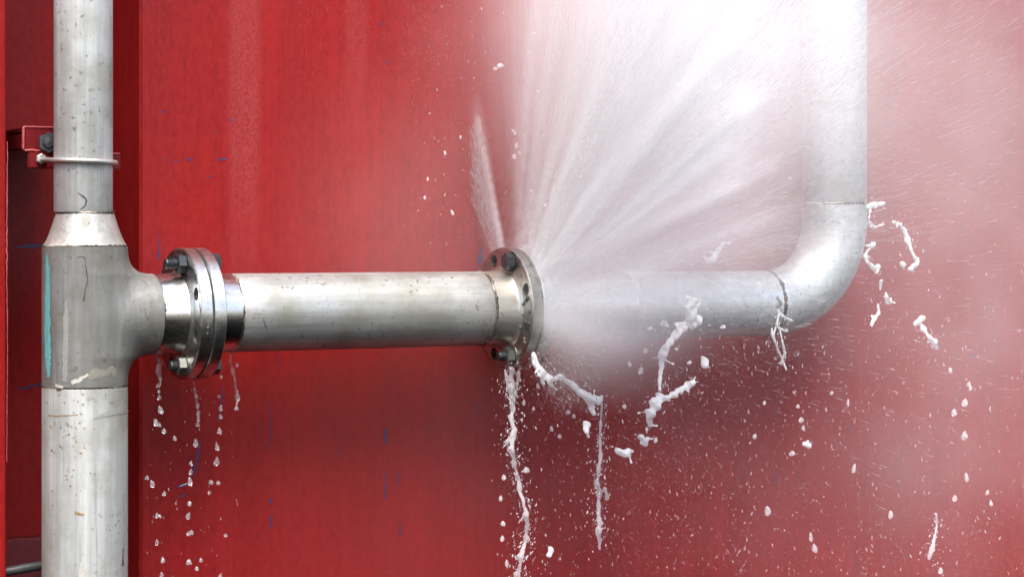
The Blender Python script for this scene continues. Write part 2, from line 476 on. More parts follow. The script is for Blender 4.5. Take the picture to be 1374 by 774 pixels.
SCR = [  # blue under-paint showing through scratches: (points, widths)
    ([(213, 322), (214, 335), (213, 348)], [1, 2.2, 3]), ([(645, 332), (644, 348), (642, 360)], [3, 4.5, 3]),
    ([(20, 330), (34, 331), (56, 329)], [2, 5, 6]), ([(22, 522), (40, 519), (62, 514)], [2, 4, 5]),
    ([(238, 652), (246, 650), (253, 647)], [2.5, 3.5, 2]), ([(240, 666), (250, 662)], [3, 2]),
    ([(267, 595), (264, 615), (260, 630), (257, 640)], [1.5, 2.5, 2.5, 1]), ([(300, 520), (297, 535), (294, 552), (293, 566)], [1, 2, 3, 1.5]),
    ([(362, 538), (363, 560), (363, 598)], [1.2, 1.8, 1.5]), ([(362, 668), (363, 675)], [5, 3]), ([(363, 692), (363, 710)], [3, 2]), ([(354, 600), (355, 602)], [2, 2]), ([(349, 728), (351, 729)], [2, 2]),
    ([(516, 575), (516, 595)], [5, 3]), ([(516, 632), (516, 668)], [1.5, 3]), ([(534, 628), (535, 652)], [1.5, 2]), ([(536, 700), (536, 716)], [2, 3]),
    ([(250, 214), (258, 215)], [3, 2]), ([(290, 214), (303, 214)], [2, 4]), ([(280, 236), (283, 238)], [3, 2]), ([(213, 150), (222, 151)], [1.5, 1]), ([(306, 161), (314, 161)], [1, 2]),
    ([(510, 32), (518, 33)], [1.5, 3]), ([(518, 85), (522, 83)], [3, 2]), ([(192, 5), (192, 22)], [2, 1]), ([(232, 340), (232, 352)], [1, 1.5]),
    ([(212, 310), (213, 322)], [.6, 1]), ([(640, 540), (640, 552)], [2, 2]), ([(1302, 475), (1307, 477)], [4, 3]), ([(1138, 572), (1138, 578)], [2, 3]), ([(1040, 636), (1040, 648)], [2, 2]),
    ([(232, 218), (240, 216)], [1.2, 1]), ([(218, 212), (222, 216)], [1.2, 1]), ([(285, 178), (289, 179)], [1.4, 1.4]), ([(262, 640), (270, 592)], [.8, .8]), ([(372, 470), (373, 490)], [1, 1.4]),
    ([(55, 450), (58, 462)], [9, 8]), ([(30, 420), (32, 423)], [1.5, 1.5]), ([(456, 600), (457, 615)], [1, 1.5]), ([(804, 590), (804, 600)], [1, 1.5]),
]
for i, (p, w) in enumerate(SCR):
    stroke('paint_scratch', p, [q * .8 for q in w], wall_surf, M_BLUE, wall, .8, 1.6, i)
stroke('paint_scratch', [(241, 651.5), (250, 648.5)], [.8, 1.2], lambda x, y: wall_surf(x, y) + Vector((0, -.0005, 0)), plain('bare_bright_scratch', (.6, .62, .66), .4), wall, .3, 2, 77)
# uneven welded ledge at the foot of the recess
zl = ZH(30, 748, .1)
bm = bmesh.new(); n = 40; rows = []
for k in range(n + 1):
    x = xe1 + .001 + (xe0 - xe1 - .045) * k / n
    j = .003 * mnoise.noise(Vector((k * .6, 1, 0)))
    rows.append([bm.verts.new(c) for c in ((x, WALL_Y + RECESS - .0005, zl + .003 + j), (x, WALL_Y + RECESS - .006, zl + .001 + j), (x, WALL_Y + RECESS - .009, zl - .003 + j), (x, WALL_Y + RECESS - .008, zl - .3), (x, WALL_Y + RECESS - .0005, zl - .3))])
for k in range(n):
    for q in range(4): bm.faces.new((rows[k][q], rows[k + 1][q], rows[k + 1][q + 1], rows[k][q + 1]))
from_bm('ledge', bm, M_REDB, wall, True)
for i, px in enumerate((2, 7)):      # rubbed fold line
    stroke('rubbed_edge', [(px + 3, 190), (px + 2, 330), (px + 3, 470), (px + 2, 620)], [1.2, 1.8, 1, .8], lambda x, y: on_plane(x, y, POST_Y - .0004), M_CHIP, wall, .6, 4, 300 + i) if i else None

# ================================================================== LEFT UPRIGHT WITH TEE
XR = XH(114); RL = .0512; RU = .0352
Z_TOP = 1.4; Z_W1 = ZH(114, 286); Z_W2 = ZH(114, 330); Z_W3 = ZH(114, 517)
RH = .0492
F1 = XH(239); FT = .0152; GAP = .0026; RF = .0812
X_W1 = XH(203); F1b = F1 + 2 * FT + GAP; X_W2 = XH(308)
F2 = XH(675); F2b = F2 + 2 * FT + GAP; X_W3 = XH(644)

riser = thing('upright_pipe', 'tall grey steel upright pipe with tee fitting and reducer before the recess', 'pipe')
revolve('slim_pipe', [(Z_W1 + .0008, RU - .001), (Z_W1 + .0025, RU), (.4, RU), (.8, RU), (Z_TOP, RU)], (XR - .002, 0, 0), (0, 0, 1), M_PIPEU, riser)
hr = Z_W1 - Z_W2
revolve('reducer', [(Z_W2 + .0008 + (hr - .0016) * t, .0502 - (.0502 - RU + .0002) * (t ** .72)) for t in np.linspace(0, 1, 14)], (XR, 0, 0), (0, 0, 1), M_RED, riser)
revolve('lower_pipe', [(-1.2, RL), (-.6, RL), (Z_W3 - .0025, RL), (Z_W3 - .0008, RL - .001)], (XR, 0, 0), (0, 0, 1), M_PIPEZ, riser)
RT = .0512
def tee_sdf(p):
    x, y, z = p[..., 0] - XR, p[..., 1], p[..., 2]
    a = np.sqrt(x * x + y * y) - RT
    rb = RH + .0006
    b = np.sqrt(y * y + z * z) - rb
    b = b + 70.0 * np.clip(-x, 0, None) ** 2
    k = .010 + .022 * np.clip(np.abs(z) / rb, 0, 1.0) ** 2
    return smin(a, b, k)
net_object('tee', tee_sdf, (XR - .056, -.058, Z_W3 - .0004), (X_W1 + .0008, .058, Z_W2 + .0004), .0022, M_TEE, riser)
weld('weld', (XR, 0, Z_W1), (0, 0, 1), RU - .0006, .0016, M_WELD, riser, 1)
weld('weld', (XR, 0, Z_W2), (0, 0, 1), RT - .0016, .0014, M_WELD, riser, 2)
weld('weld', (XR, 0, Z_W3), (0, 0, 1), RT - .001, .0015, M_WELD, riser, 3)
weld('weld', (X_W1, 0, 0), (1, 0, 0), RH - .0008, .0015, M_WELD, riser, 4)

def vsurf(R): return lambda x, y: on_vcyl(x, y, XR, 0, R + .0004)
def hsurf(R): return lambda x, y: on_hcyl(x, y, R + .0004)
ts, ls, us = vsurf(RT), vsurf(RL), (lambda x, y: on_vcyl(x, y, XR - .002, 0, RU + .0004))
stroke('turquoise_stripe', [(62.5, 341), (64, 360), (64, 400), (63.5, 440), (64.5, 480), (65, 506)], [2, 5, 6.5, 7.5, 7.5, 3], ts, M_TURQ, riser, .22, 2.5, 5)
stroke('pale_streak', [(88, 403), (89, 420), (88, 450), (87, 512)], [2, 6, 7, 6], ts, plain('pale_fitting_streak', (.235, .230, .212), .42, .35, .2, 200), riser, .2, 3, 6)
stroke('crack', [(114, 347), (116, 365), (118, 375), (114, 390), (112, 404)], [1.0, 1.5, 1.2, 1.4, 2.6], ts, M_BURN, riser, .5, 3, 7)
stroke('crack', [(102, 346), (110, 344), (114, 347)], [.6, 1, 1], ts, M_BURN, riser, .5, 2, 8)
stroke('scuff', [(118, 506), (128, 500), (140, 502), (150, 496), (156, 506)], [10, 12, 9, 10, 4], ts, M_STAIN, riser, .35, 3, 9)
stroke('scuff', [(96, 514), (108, 508), (118, 502)], [4, 5, 4], ts, M_PALE, riser, .4, 3, 10)
stroke('scuff', [(74, 517), (85, 519)], [3, 4], ls, M_PALE, riser, .4, 3, 11)
stroke('scuff', [(76, 522), (82, 523)], [4, 2], ls, M_BURN, riser, .4, 3, 12)
stroke('rust_line', [(64, 557), (80, 558), (105, 556)], [1, 1.6, .8], ls, M_RUSTY, riser, .4, 3, 13)
stroke('scuff', [(126, 561), (145, 555), (158, 551), (169, 545)], [3, 6, 9, 18], ls, M_SCUFF, riser, .15, 3, 14)
stroke('scuff', [(117, 536), (125, 530), (130, 538)], [3, 7, 3], ls, M_SCUFF, riser, .3, 3, 15)
stroke('pale_streak', [(109, 754), (109, 765), (111, 778)], [2, 6, 10], ls, M_PALE, riser, .1, 3, 16)
stroke('crack', [(104, 258), (113, 265), (116, 268), (115, 275), (108, 281)], [.6, 2, 2.2, 1.8, 1], us, M_BURN, riser, .4, 2, 17)
stroke('weld_drip', [(116, 288), (115, 296), (112, 303), (110, 309)], [9, 13, 8, 4], lambda x, y: on_vcyl(x, y, XR, 0, RU + .0058), M_PALE, riser, .25, 2, 18)
for i, (a, b) in enumerate((([(70, 290), (66, 320)], 0), ([(118, 326), (145, 324)], 1))): pass
for i in range(34):      # pits and rust freckles on the lower pipe
    x = random.gauss(92, 14); y = random.gauss(620, 45)
    if 64 < x < 166 and y > 525: stroke('rust_spot', [(x, y), (x + random.uniform(1.2, 3.2), y + random.uniform(-1, 1))], [random.uniform(.8, 2.4)] * 2, ls, M_RUSTY if random.random() < .7 else M_BURN, riser, .5, 1.5, 400 + i)
for i in range(16):
    x = random.uniform(78, 146); y = random.uniform(10, 270)
    stroke('pit', [(x, y), (x + random.uniform(.6, 3), y + random.uniform(-2, 2))], [random.uniform(.7, 1.6)] * 2, us, M_SCUFF, riser, .5, 1.5, 440 + i)
for i in range(22):
    x = random.uniform(84, 160); y = random.uniform(345, 490)
    stroke('pit', [(x, y), (x + random.uniform(.6, 2), y + random.uniform(-2, 2))], [random.uniform(.7, 1.6)] * 2, ts, M_STAIN, riser, .5, 1.5, 470 + i)
stroke('rust_spot', [(100, 688), (113, 690)], [4, 3], ls, M_RUSTY, riser, .4, 2, 470)
stroke('crack', [(165.5, 735), (165, 752), (165, 758)], [1, 1.5, 4], ls, M_BURN, riser, .3, 2, 471)

# ------------------------------------------------------------------ flanges
BOLT_R = .0675; HOLE_R = .0082
def flange(name, x0, x1, mat, parent, ri=.0475):
    """drilled disc with chamfered rim between x0 and x1"""
    bm = bmesh.new(); n = 20; ch = .0012
    def P(x, r, t): return bm.verts.new((x, -r * math.sin(t), r * math.cos(t)))     # t: from the top towards the viewer
    ro = RF - ch
    for x, sgn in ((x0, -1), (x1, 1)):
        for k in range(8):
            tc = R_(22.5 + 45 * k)
            hole, out = [], []
            for j in range(32):
                a = 2 * math.pi * j / 32 + math.pi / 32 * 0
                cr, ct = math.cos(a), math.sin(a)
                hole.append(P(x, 1, 0))
                rr = BOLT_R + HOLE_R * cr; dt = HOLE_R * ct / BOLT_R
                hole[-1].co = (x, -rr * math.sin(tc + dt), rr * math.cos(tc + dt))
                # matching point on the sector's border
                du, dv = cr, ct
                hu = (ro - BOLT_R) if du > 0 else (BOLT_R - ri); hv = R_(22.5)
                s = min((1 / abs(du)) if abs(du) > 1e-6 else 9e9, (1 / abs(dv)) if abs(dv) > 1e-6 else 9e9)
                rr = BOLT_R + du * s * hu; tt = tc + dv * s * hv
                out.append(bm.verts.new((x, -rr * math.sin(tt), rr * math.cos(tt))))
            for j in range(32):
                q = (hole[j], hole[(j + 1) % 32], out[(j + 1) % 32], out[j])
                bm.faces.new(q if sgn > 0 else q[::-1])
    for k in range(8):
        tc = R_(22.5 + 45 * k); ra, rb = [], []
        for j in range(32):
            a = 2 * math.pi * j / 32
            rr = BOLT_R + HOLE_R * math.cos(a); tt = tc + HOLE_R * math.sin(a) / BOLT_R
            ra.append(P(x0, rr, tt)); rb.append(P(x1, rr, tt))
        for j in range(32): bm.faces.new((ra[j], ra[(j + 1) % 32], rb[(j + 1) % 32], rb[j]))
    rings = []
    for (x, r) in ((x0, ro), (x0 + ch, RF), (x1 - ch, RF), (x1, ro)):
        rings.append([P(x, r, 2 * math.pi * j / 192) for j in range(192)])
    for a, b in zip(rings, rings[1:]):
        for j in range(192): bm.faces.new((a[j], a[(j + 1) % 192], b[(j + 1) % 192], b[j]))
    bmesh.ops.remove_doubles(bm, verts=bm.verts, dist=1e-5)
    o = from_bm(name, bm, mat, parent, True)
    auto_sharp(o, 25)
    return o
def hexprism(name, x0, x1, r, y, z, mat, parent, rot=0.0):
    bm = bmesh.new(); R = []
    ch = r * .12
    for x, rr in ((x0, r - ch), (x0 + ch * .6, r), (x1 - ch * .6, r), (x1, r - ch)):
        R.append([bm.verts.new((x, y + rr * math.cos(rot + math.pi / 3 * k), z + rr * math.sin(rot + math.pi / 3 * k))) for k in range(6)])
    for a, b in zip(R, R[1:]):
        for k in range(6): bm.faces.new((a[k], a[(k + 1) % 6], b[(k + 1) % 6], b[k]))
    bm.faces.new(R[0][::-1]); bm.faces.new(R[-1])
    return from_bm(name, bm, mat, parent)
def bolt(x0, x1, ang, parent, nutmat, tail=.016, seed=0):
    """stud with nut on the near face x0 and head behind x1"""
    t = R_(ang); y, z = -BOLT_R * math.sin(t), BOLT_R * math.cos(t)
    pr = []
    s = x0 - .011 - tail
    pr.append((s, .0045)); pr.append((s + .001, .0062))
    k = 0
    while s + .002 + k * .0016 < x0 - .001:
        q = s + .002 + k * .0016
        pr += [(q, .0066), (q + .0008, .0058)]; k += 1
    pr += [(x1 + .001, .006), (x1 + .012, .006), (x1 + .0125, .0)]
    b = revolve('bolt', [(pr[0][0], .0001)] + pr, (0, y, z), (1, 0, 0), M_BOLT, parent, seg=20)
    hexprism('nut', x0 - .0118, x0 - .0012, .0122, y, z, nutmat, b, seed)
    revolve('washer', [(x0 - .0014, .006), (x0 - .0014, .0135), (x0 - .0002, .0135)], (0, y, z), (1, 0, 0), nutmat, b, seg=32)
    hexprism('bolt_head', x1 + .0004, x1 + .0105, .0122, y, z, M_BOLT, b, seed + .3)
    return b
def hub(name, xa, xb, ra, rb, mat, parent, flip=False):
    """weld-neck cone from the weld (xa) to the flange face (xb)"""
    pr = []
    for t in np.linspace(0, 1, 12):
        r = ra + (rb - ra) * (t ** 1.2)
        if t > .86: r += .0045 * ((t - .86) / .14) ** 2
        pr.append((xa + (xb - xa) * t, r))
    return revolve(name, pr, (0, 0, 0), (1, 0, 0), mat, parent)

f1 = flange('flange', F1, F1 + FT, M_FLG, riser)
hub('neck', X_W1 + .0006, F1, RH - .0004, .0515, M_HUB, riser)

spool = thing('level_pipe', 'straight level steel pipe between the two bolted flange joints', 'pipe')
revolve('pipe', [(X_W2 + .0008, RH - .0012), (X_W2 + .003, RH)] + [(X_W2 + .003 + k * .04, RH) for k in range(1, int((X_W3 - X_W2 - .01) / .04) + 1)] + [(X_W3 - .003, RH), (X_W3 - .0008, RH - .0012)], (0, 0, 0), (1, 0, 0), M_PIPEX, spool)
hub('neck', X_W2 - .0006, F1b, RH - .0004, .0515, M_HUB, spool)
hub('neck', X_W3 + .0006, F2, RH - .0004, .0520, M_HUB2, spool)
fl_a = flange('flange', F1 + FT + GAP, F1b, M_FLG, spool)
fl_b = flange('flange', F2, F2 + FT, M_FLG2, spool)
weld('weld', (X_W2, 0, 0), (1, 0, 0), RH - .0008, .0017, M_WELD, spool, 6)
weld('weld', (X_W3, 0, 0), (1, 0, 0), RH - .0004, .0021, M_WELD, spool, 7, jit=.6)
revolve('gasket', [(F1 + FT + .0001, .050), (F1 + FT + .0001, RF - .0025), (F1 + FT + GAP - .0001, RF - .0025), (F1 + FT + GAP - .0001, .050)], (0, 0, 0), (1, 0, 0), M_GASK, spool)
revolve('gasket', [(F2 + FT + .0001, .050), (F2 + FT + .0001, RF - .003), (F2 + FT + GAP - .0001, RF - .003), (F2 + FT + GAP - .0001, .050)], (0, 0, 0), (1, 0, 0), M_GASK, spool)
for i, a in enumerate((22.5, 157.5, -67.5, -112.5)):
    bolt(F1, F1b, a, spool, M_BOLT if i % 2 == 0 else M_NUT, .016 if i == 0 else .010, .2 + i)
    bolt(F2, F2b, a, spool, M_BOLT if i % 2 == 0 else M_NUT, .002 if i == 0 else .012, .5 + i)
hs = hsurf(RH)
stroke('crack', [(353, 428), (356, 436), (359, 444)], [.8, 1.2, .6], hs, M_BURN, spool, .3, 2, 21)
for i in range(30):
    x = random.uniform(340, 640); y = random.uniform(400, 455)
    stroke('fine_scratch', [(x, y), (x + random.uniform(2, 26), y + random.uniform(-3, 3))], [random.uniform(.5, 1.0), .4], hs, M_STAIN if random.random() < .6 else M_SCUFF, spool, .4, 3, 500 + i)
for i in range(16):      # grime around the weld next to the leaking joint
    x = random.gauss(655, 9); y = random.gauss(430, 20)
    if 390 < y < 455: stroke('grime', [(x, y), (x + random.uniform(-4, 4), y + random.uniform(3, 9))], [random.uniform(.8, 2.2), .8], hs, M_STAIN, spool, .5, 2, 540 + i)
for i in range(10):      # stamped characters on the rim, too worn to read
    a = R_(58 + i * 5.2)
    x = F1 + FT * .55
    p = Vector((x, -(RF + .0002) * math.sin(a), (RF + .0002) * math.cos(a)))
    t_ = Vector((0, -math.cos(a), -math.sin(a)))
    w_, h_ = .0011, .0014
    mesh('stamped_mark', [p + t_ * h_ + Vector((-w_, 0, 0)), p + t_ * h_ * .4 + Vector((w_, 0, 0)), p - t_ * h_ * .3 + Vector((w_ * .5, 0, 0)), p - t_ * h_ + Vector((w_, 0, 0)), p - t_ * h_ * .8 + Vector((-w_ * .4, 0, 0))], [(0, 1, 2, 3, 4)], M_SCUFF, f1 if i < 0 else riser, False)
for i in range(14):      # grit and scale on the leaking flange's face
    a = R_(random.uniform(75, 150)); r = random.uniform(.053, .076)
    c = Vector((F2 - .001, -r * math.sin(a), r * math.cos(a)))
    bm = bmesh.new(); bmesh.ops.create_icosphere(bm, subdivisions=2, radius=1)
    s = random.uniform(.001, .0032)
    for v in bm.verts:
        v.co = c + Vector((v.co.x * s * .7, v.co.y * s, v.co.z * s)) * (1 + .5 * mnoise.noise(v.co * 2 + Vector((i, 0, 0))))
    from_bm('scale_crust', bm, M_WELD, fl_b, True)

# ================================================================== RIGHT ELBOW PIPE
RE = .0468
XV = XH(1120); BR = .122; X_E = XV - BR; Z_E = .143
elbow = thing('elbow_pipe', 'pale steel pipe bending upwards beyond the leaking flange', 'pipe')
flange('flange', F2 + FT + GAP, F2b, M_FLG, elbow, ri=.045)
XRING = XH(838)
hub('neck', XRING, F2b, RE + .0008, .0512, M_HUB, elbow)
revolve('weld', [(XRING - .006 + .012 * t, RE + .0006 + .0022 * math.sin(math.pi * t)) for t in np.linspace(0, 1, 9)], (.0, 0, 0), (1, 0, 0), M_PIPER, elbow)
revolve('pipe', [(XRING, RE)] + [(XRING + (X_E - XRING) * t, RE) for t in (.33, .66)] + [(X_E - .0008, RE)], (0, 0, 0), (1, 0, 0), M_PIPER, elbow)
pts, fs, seg = [], [], 96
nb = 40
for i in range(nb + 1):
    a = math.pi / 2 * i / nb
    c = Vector((X_E + BR * math.sin(a), 0, BR - BR * math.cos(a)))
    if i == nb: c.z = Z_E
    u = Vector((-math.sin(a), 0, math.cos(a)))
    for k in range(seg):
        t = 2 * math.pi * k / seg
        pts.append(c + (u * math.cos(t) + Vector((0, 1, 0)) * math.sin(t)) * (RE + .0004))
for i in range(nb):
    for k in range(seg): fs.append((i * seg + k, i * seg + (k + 1) % seg, (i + 1) * seg + (k + 1) % seg, (i + 1) * seg + k))
e = mesh('bend', pts, fs, M_PIPER, elbow)
bm = bmesh.new(); bm.from_mesh(e.data); bmesh.ops.recalc_face_normals(bm, faces=bm.faces); bm.to_mesh(e.data); bm.free()
revolve('pipe', [(Z_E + .0012, RE - .0008), (Z_E + .003, RE), (.5, RE), (1.0, RE), (1.5, RE)], (XV, 0, 0), (0, 0, 1), M_PIPER, elbow)
weld('weld', (X_E, 0, 0), (1, 0, 0), RE - .0002, .0027, M_WELD, elbow, 9, jit=.6)
weld('weld', (XV, 0, Z_E + .0005), (0, 0, 1), RE - .0003, .0019, M_WELD, elbow, 10, jit=.5)
rs = lambda x, y: on_vcyl(x, y, XV, 0, RE + .0004)
for i, (p, w) in enumerate((([(1091, 130), (1090, 150), (1092, 165)], [3, 4, 3]), ([(1096, 132), (1104, 130), (1108, 140)], [1.5, 1.2, 1]), ([(1113, 178), (1118, 155), (1120, 148)], [1, 1.5, 1]), ([(1093, 186), (1093, 194)], [1.4, 1]))):
    stroke('rust_mark', p, w, rs, plain('faint_rust', (.40, .36, .30), .6), elbow, .4, 2, 30 + i)
es = hsurf(RE)
for i, (p, w) in enumerate((([(1043, 398), (1048, 408), (1043, 413)], [3, 6, 3]), ([(1054, 404), (1058, 403)], [3, 3]), ([(1018, 425), (1015, 436)], [1.2, .8]), ([(1036, 362), (1040, 358)], [3, 4]))):
    stroke('burn_mark', p, w, es, M_STAIN, elbow, .4, 2, 40 + i)
for i, (p, w) in enumerate((([(1082, 256), (1083, 268)], [7, 9]), ([(1156, 256), (1158, 270)], [6, 9]), ([(1158, 276), (1154, 290)], [8, 3]), ([(1082, 278), (1080, 292)], [7, 4]))):
    stroke('heat_tint', p, w, rs, M_SCUFF, elbow, .4, 2, 60 + i)

# ================================================================== BRACKET, U-BOLT, ROD
YB = RU + .012
br = thing('pipe_bracket', 'red painted angle bracket welded to the wall behind the slim pipe', 'bracket')
a0, a1 = on_plane(14, 173, .12), on_plane(118, 206, .12)
bevel_box('angle_plate', (a0.x, .060, a1.z), (XR + .03, .066, a0.z), M_REDB, br)
bevel_box('angle_flange', (a0.x, .0665, a0.z - .007), (XR + .03, WALL_Y + RECESS - .001, a0.z - .001), M_REDB, br)
bevel_box('angle_end', (a0.x - .001, .068, a1.z + .001), (a0.x + .005, WALL_Y + RECESS - .001, a0.z - .008), M_REDB, br)
tube('weld', [Vector((a0.x - .001 + .0012 * mnoise.noise(Vector((k * .9, 0, 0))), .0600, a1.z + (a0.z - a1.z) * k / 14)) for k in range(15)], [.0016 + .001 * abs(mnoise.noise(Vector((k * 1.7, 5, 0)))) for k in range(15)], M_CHIP, br, 8)
tube('weld', [Vector((a0.x + .036 * k / 12, .0595, a1.z - .0003 + .0014 * mnoise.noise(Vector((k * 1.1, 3, 0))))) for k in range(13)], [.0014 + .0012 * abs(mnoise.noise(Vector((k * 1.3, 8, 0)))) for k in range(13)], M_CHIP, br, 8)
tube('rubbed_edge', [Vector((a0.x + (XR - .02 - a0.x) * k / 16, .0600, a0.z - .0002 + .0004 * mnoise.noise(Vector((k * 1.1, 9, 0))))) for k in range(17)], [.0011] * 17, M_CHIP, br, 6)
c0, c1 = on_plane(38, 204, YB), on_plane(162, 228, YB)
bevel_box('clamp_bar', (c0.x, YB, c1.z), (c1.x, YB + .0055, c0.z), M_REDB, br)
tube('rubbed_edge', [Vector((XR + .03 + (c1.x - XR - .031) * k / 8, YB, c0.z)) for k in range(9)], [.0009] * 9, M_CHIP, br, 6)
bp = on_plane(66, 192, .055)
bb = revolve('bolt', [(0, .0001), (.0005, .006), (.002, .0072), (.02, .0072)], (bp.x - .006, .036, bp.z), (.25, 1, 0), M_BOLT, br, seg=24)
revolve('nut', [(.006, .007), (.006, .0125), (.0075, .0135), (.017, .0135), (.018, .0125)], (bp.x - .006, .036, bp.z), (.25, 1, 0), M_BOLT, bb, seg=6)
ub = thing('u_bolt', 'bent grey steel rod clamping the slim pipe to the red bracket', 'u-bolt')
RUB = RU + .0036
zu = ZH(111, 217)
pts = []
xc = XR - .002
for k in range(6): pts.append(Vector((xc - RUB, .062 - .062 * k / 5, zu + .003 * (1 - k / 5) + .0012)))
for k in range(1, 32):
    t = math.pi * k / 32
    pts.append(Vector((xc - RUB * math.cos(t), -RUB * math.sin(t), zu + .0012 - .0030 * k / 32)))
for k in range(6): pts.append(Vector((xc + RUB, .062 * k / 5, zu - .0018)))
tube('rod', pts, .0030, M_ROD, ub, 20)
for sx in (-1, 1):
    zz = zu + (.004 if sx < 0 else -.0018)
    n_ = revolve('nut', [(0, .003), (0, .0056), (.001, .0066), (.006, .0066), (.0065, .0056)], (xc + sx * RUB, YB - .0068, zz), (0, 1, 0), M_ROD, ub, seg=6)
r0, r1 = on_plane(-60, 778, .075), on_plane(62, 757, .075)
rodp = [r0.lerp(r1, k / 12) + Vector((0, 0, .0006 * mnoise.noise(Vector((k * .7, 2, 2))))) for k in range(16)]
rod = tube('conduit', rodp, .0058, M_CABLE, None, 20)
tag(rod, 'thin black conduit crossing low behind the lower upright pipe', 'conduit')
# ================================================================== WATER
XG = F2 + FT + GAP / 2                       # the leaking gasket gap
def streak_mesh(name, pos, dirn, length, width, mat, smooth=False):
    """many slender drops as ONE mesh: three-sided spindles"""
    n = len(pos)
    d = dirn / np.linalg.norm(dirn, axis=1, keepdims=True)
    ref = np.where(np.abs(d[:, 2:3]) < .9, np.array([[0, 0, 1.0]]), np.array([[1.0, 0, 0]]))
    u = np.cross(d, ref); u /= np.linalg.norm(u, axis=1, keepdims=True); v = np.cross(d, u)
    L = (length * .5)[:, None]; Wd = (width * .5)[:, None]
    ph = RNG.uniform(0, 6.28, n)
    V = np.empty((n, 5, 3))
    V[:, 0] = pos - d * L; V[:, 4] = pos + d * L
    for k in range(3):
        a = (ph + k * 2.0944)[:, None]
        V[:, 1 + k] = pos + d * L * .25 + (u * np.cos(a) + v * np.sin(a)) * Wd
    T = np.array([[0, 2, 1], [0, 3, 2], [0, 1, 3], [4, 1, 2], [4, 2, 3], [4, 3, 1]])
    F = (T[None] + 5 * np.arange(n)[:, None, None]).reshape(-1)
    me = bpy.data.meshes.new(name)
    me.vertices.add(n * 5); me.vertices.foreach_set('co', V.reshape(-1))
    me.loops.add(len(F)); me.loops.foreach_set('vertex_index', F.astype(np.int32))
    me.polygons.add(n * 6); me.polygons.foreach_set('loop_start', np.arange(0, len(F), 3, dtype=np.int32))
    me.update(); me.validate()
    o = link(name, me, mat, None, smooth)
    o['kind'] = 'stuff'
    return o
def jet(theta, ts, tilt, tls, r0, r1, n, wlo, whi, llo, lhi, pw=.6, grav=0.0):
    """drops thrown radially out of the gap at angle theta (degrees from the top towards the viewer)"""
    th = np.radians(RNG.normal(theta, ts, n)); tl = np.radians(RNG.normal(tilt, tls, n))
    base = np.stack([np.full(n, XG), -RF * np.sin(th), RF * np.cos(th)], -1)
    d = np.stack([np.sin(tl), -np.sin(th) * np.cos(tl), np.cos(th) * np.cos(tl)], -1)
    r = r0 + (r1 - r0) * RNG.uniform(0, 1, n) ** pw
    p = base + d * r[:, None]
    p[:, 2] -= grav * r * r
    dd = d.copy(); dd[:, 2] -= 2 * grav * r
    w = RNG.uniform(wlo, whi, n) * (.65 + .35 * r / .5); l = RNG.uniform(llo, lhi, n) * (.7 + .8 * r / .5)
    return p, dd, l, w
def gather(parts):
    P, D, L, Wd = (np.concatenate(x) for x in zip(*parts))
    k = (P[:, 2] < .62) & (P[:, 1] < WALL_Y - .004) & (P[:, 2] > -.6)
    # nothing inside the pipe or the flanges
    rr = np.hypot(P[:, 1], P[:, 2])
    k &= ~((rr < RH + .001) & (P[:, 0] < XV)) & ~((rr < RF) & (P[:, 0] > F2) & (P[:, 0] < F2b))
    k &= ~((np.hypot(P[:, 0] - XV, P[:, 1]) < RE) & (P[:, 2] > .1))
    return P[k], D[k], L[k], Wd[k]
rj = random.Random(21)
parts = []
for i in range(64):                                   # the main fan, made of many separate jets
    th = rj.uniform(1, 84)
    dens = .45 + 1.5 * math.exp(-((th - 54) / 14) ** 2) + .5 * math.exp(-((th - 12) / 12) ** 2)
    if th > 74: dens *= .45
    n = int(650 * dens * rj.choice((.3, .6, 1.0, 1.6, 2.2)))
    parts.append(jet(th, rj.choice((.5, .9, 1.6, 3.0)), rj.gauss(4, 3.0), rj.uniform(.6, 3), .0, rj.uniform(.45, .85), n, .00013, .00036, .006, .024))
for i in range(10):                                   # loose cloud of the fan
    th = 8 + i * 7.5
    parts.append(jet(th, 6, 3, 7, .03, .85, int(1300 * (.6 + .8 * math.exp(-((th - 54) / 16) ** 2))), .00013, .00034, .004, .014, .55))
for i in range(7):                                    # short jet thrown up behind the flange
    th = -22 - i * 2.8
    parts.append(jet(th, .7, 0, 1.2, .0, .20 - .012 * i, 700 - 80 * i, .00012, .0003, .008, .024, .75))
for i in range(14):                                   # veil in front of the pipe beyond the flange
    th = 74 + i * 5.0
    parts.append(jet(th, 4, 10, 14, .0, .17 - .006 * i, 1100 - 50 * i, .00012, .0003, .005, .016, .7))
parts.append(jet(84, 8, 4, 9, .1, .75, 1300, .00015, .0005, .004, .016, .8))
parts.append(jet(112, 20, 12, 12, .04, .30, 900, .00012, .0005, .002, .009, .8, .5))
spray = streak_mesh('water_spray', *gather(parts), M_SPRAY)
tag(spray, 'white fan of pressurised water spraying from the leaking flange gap', 'spray')

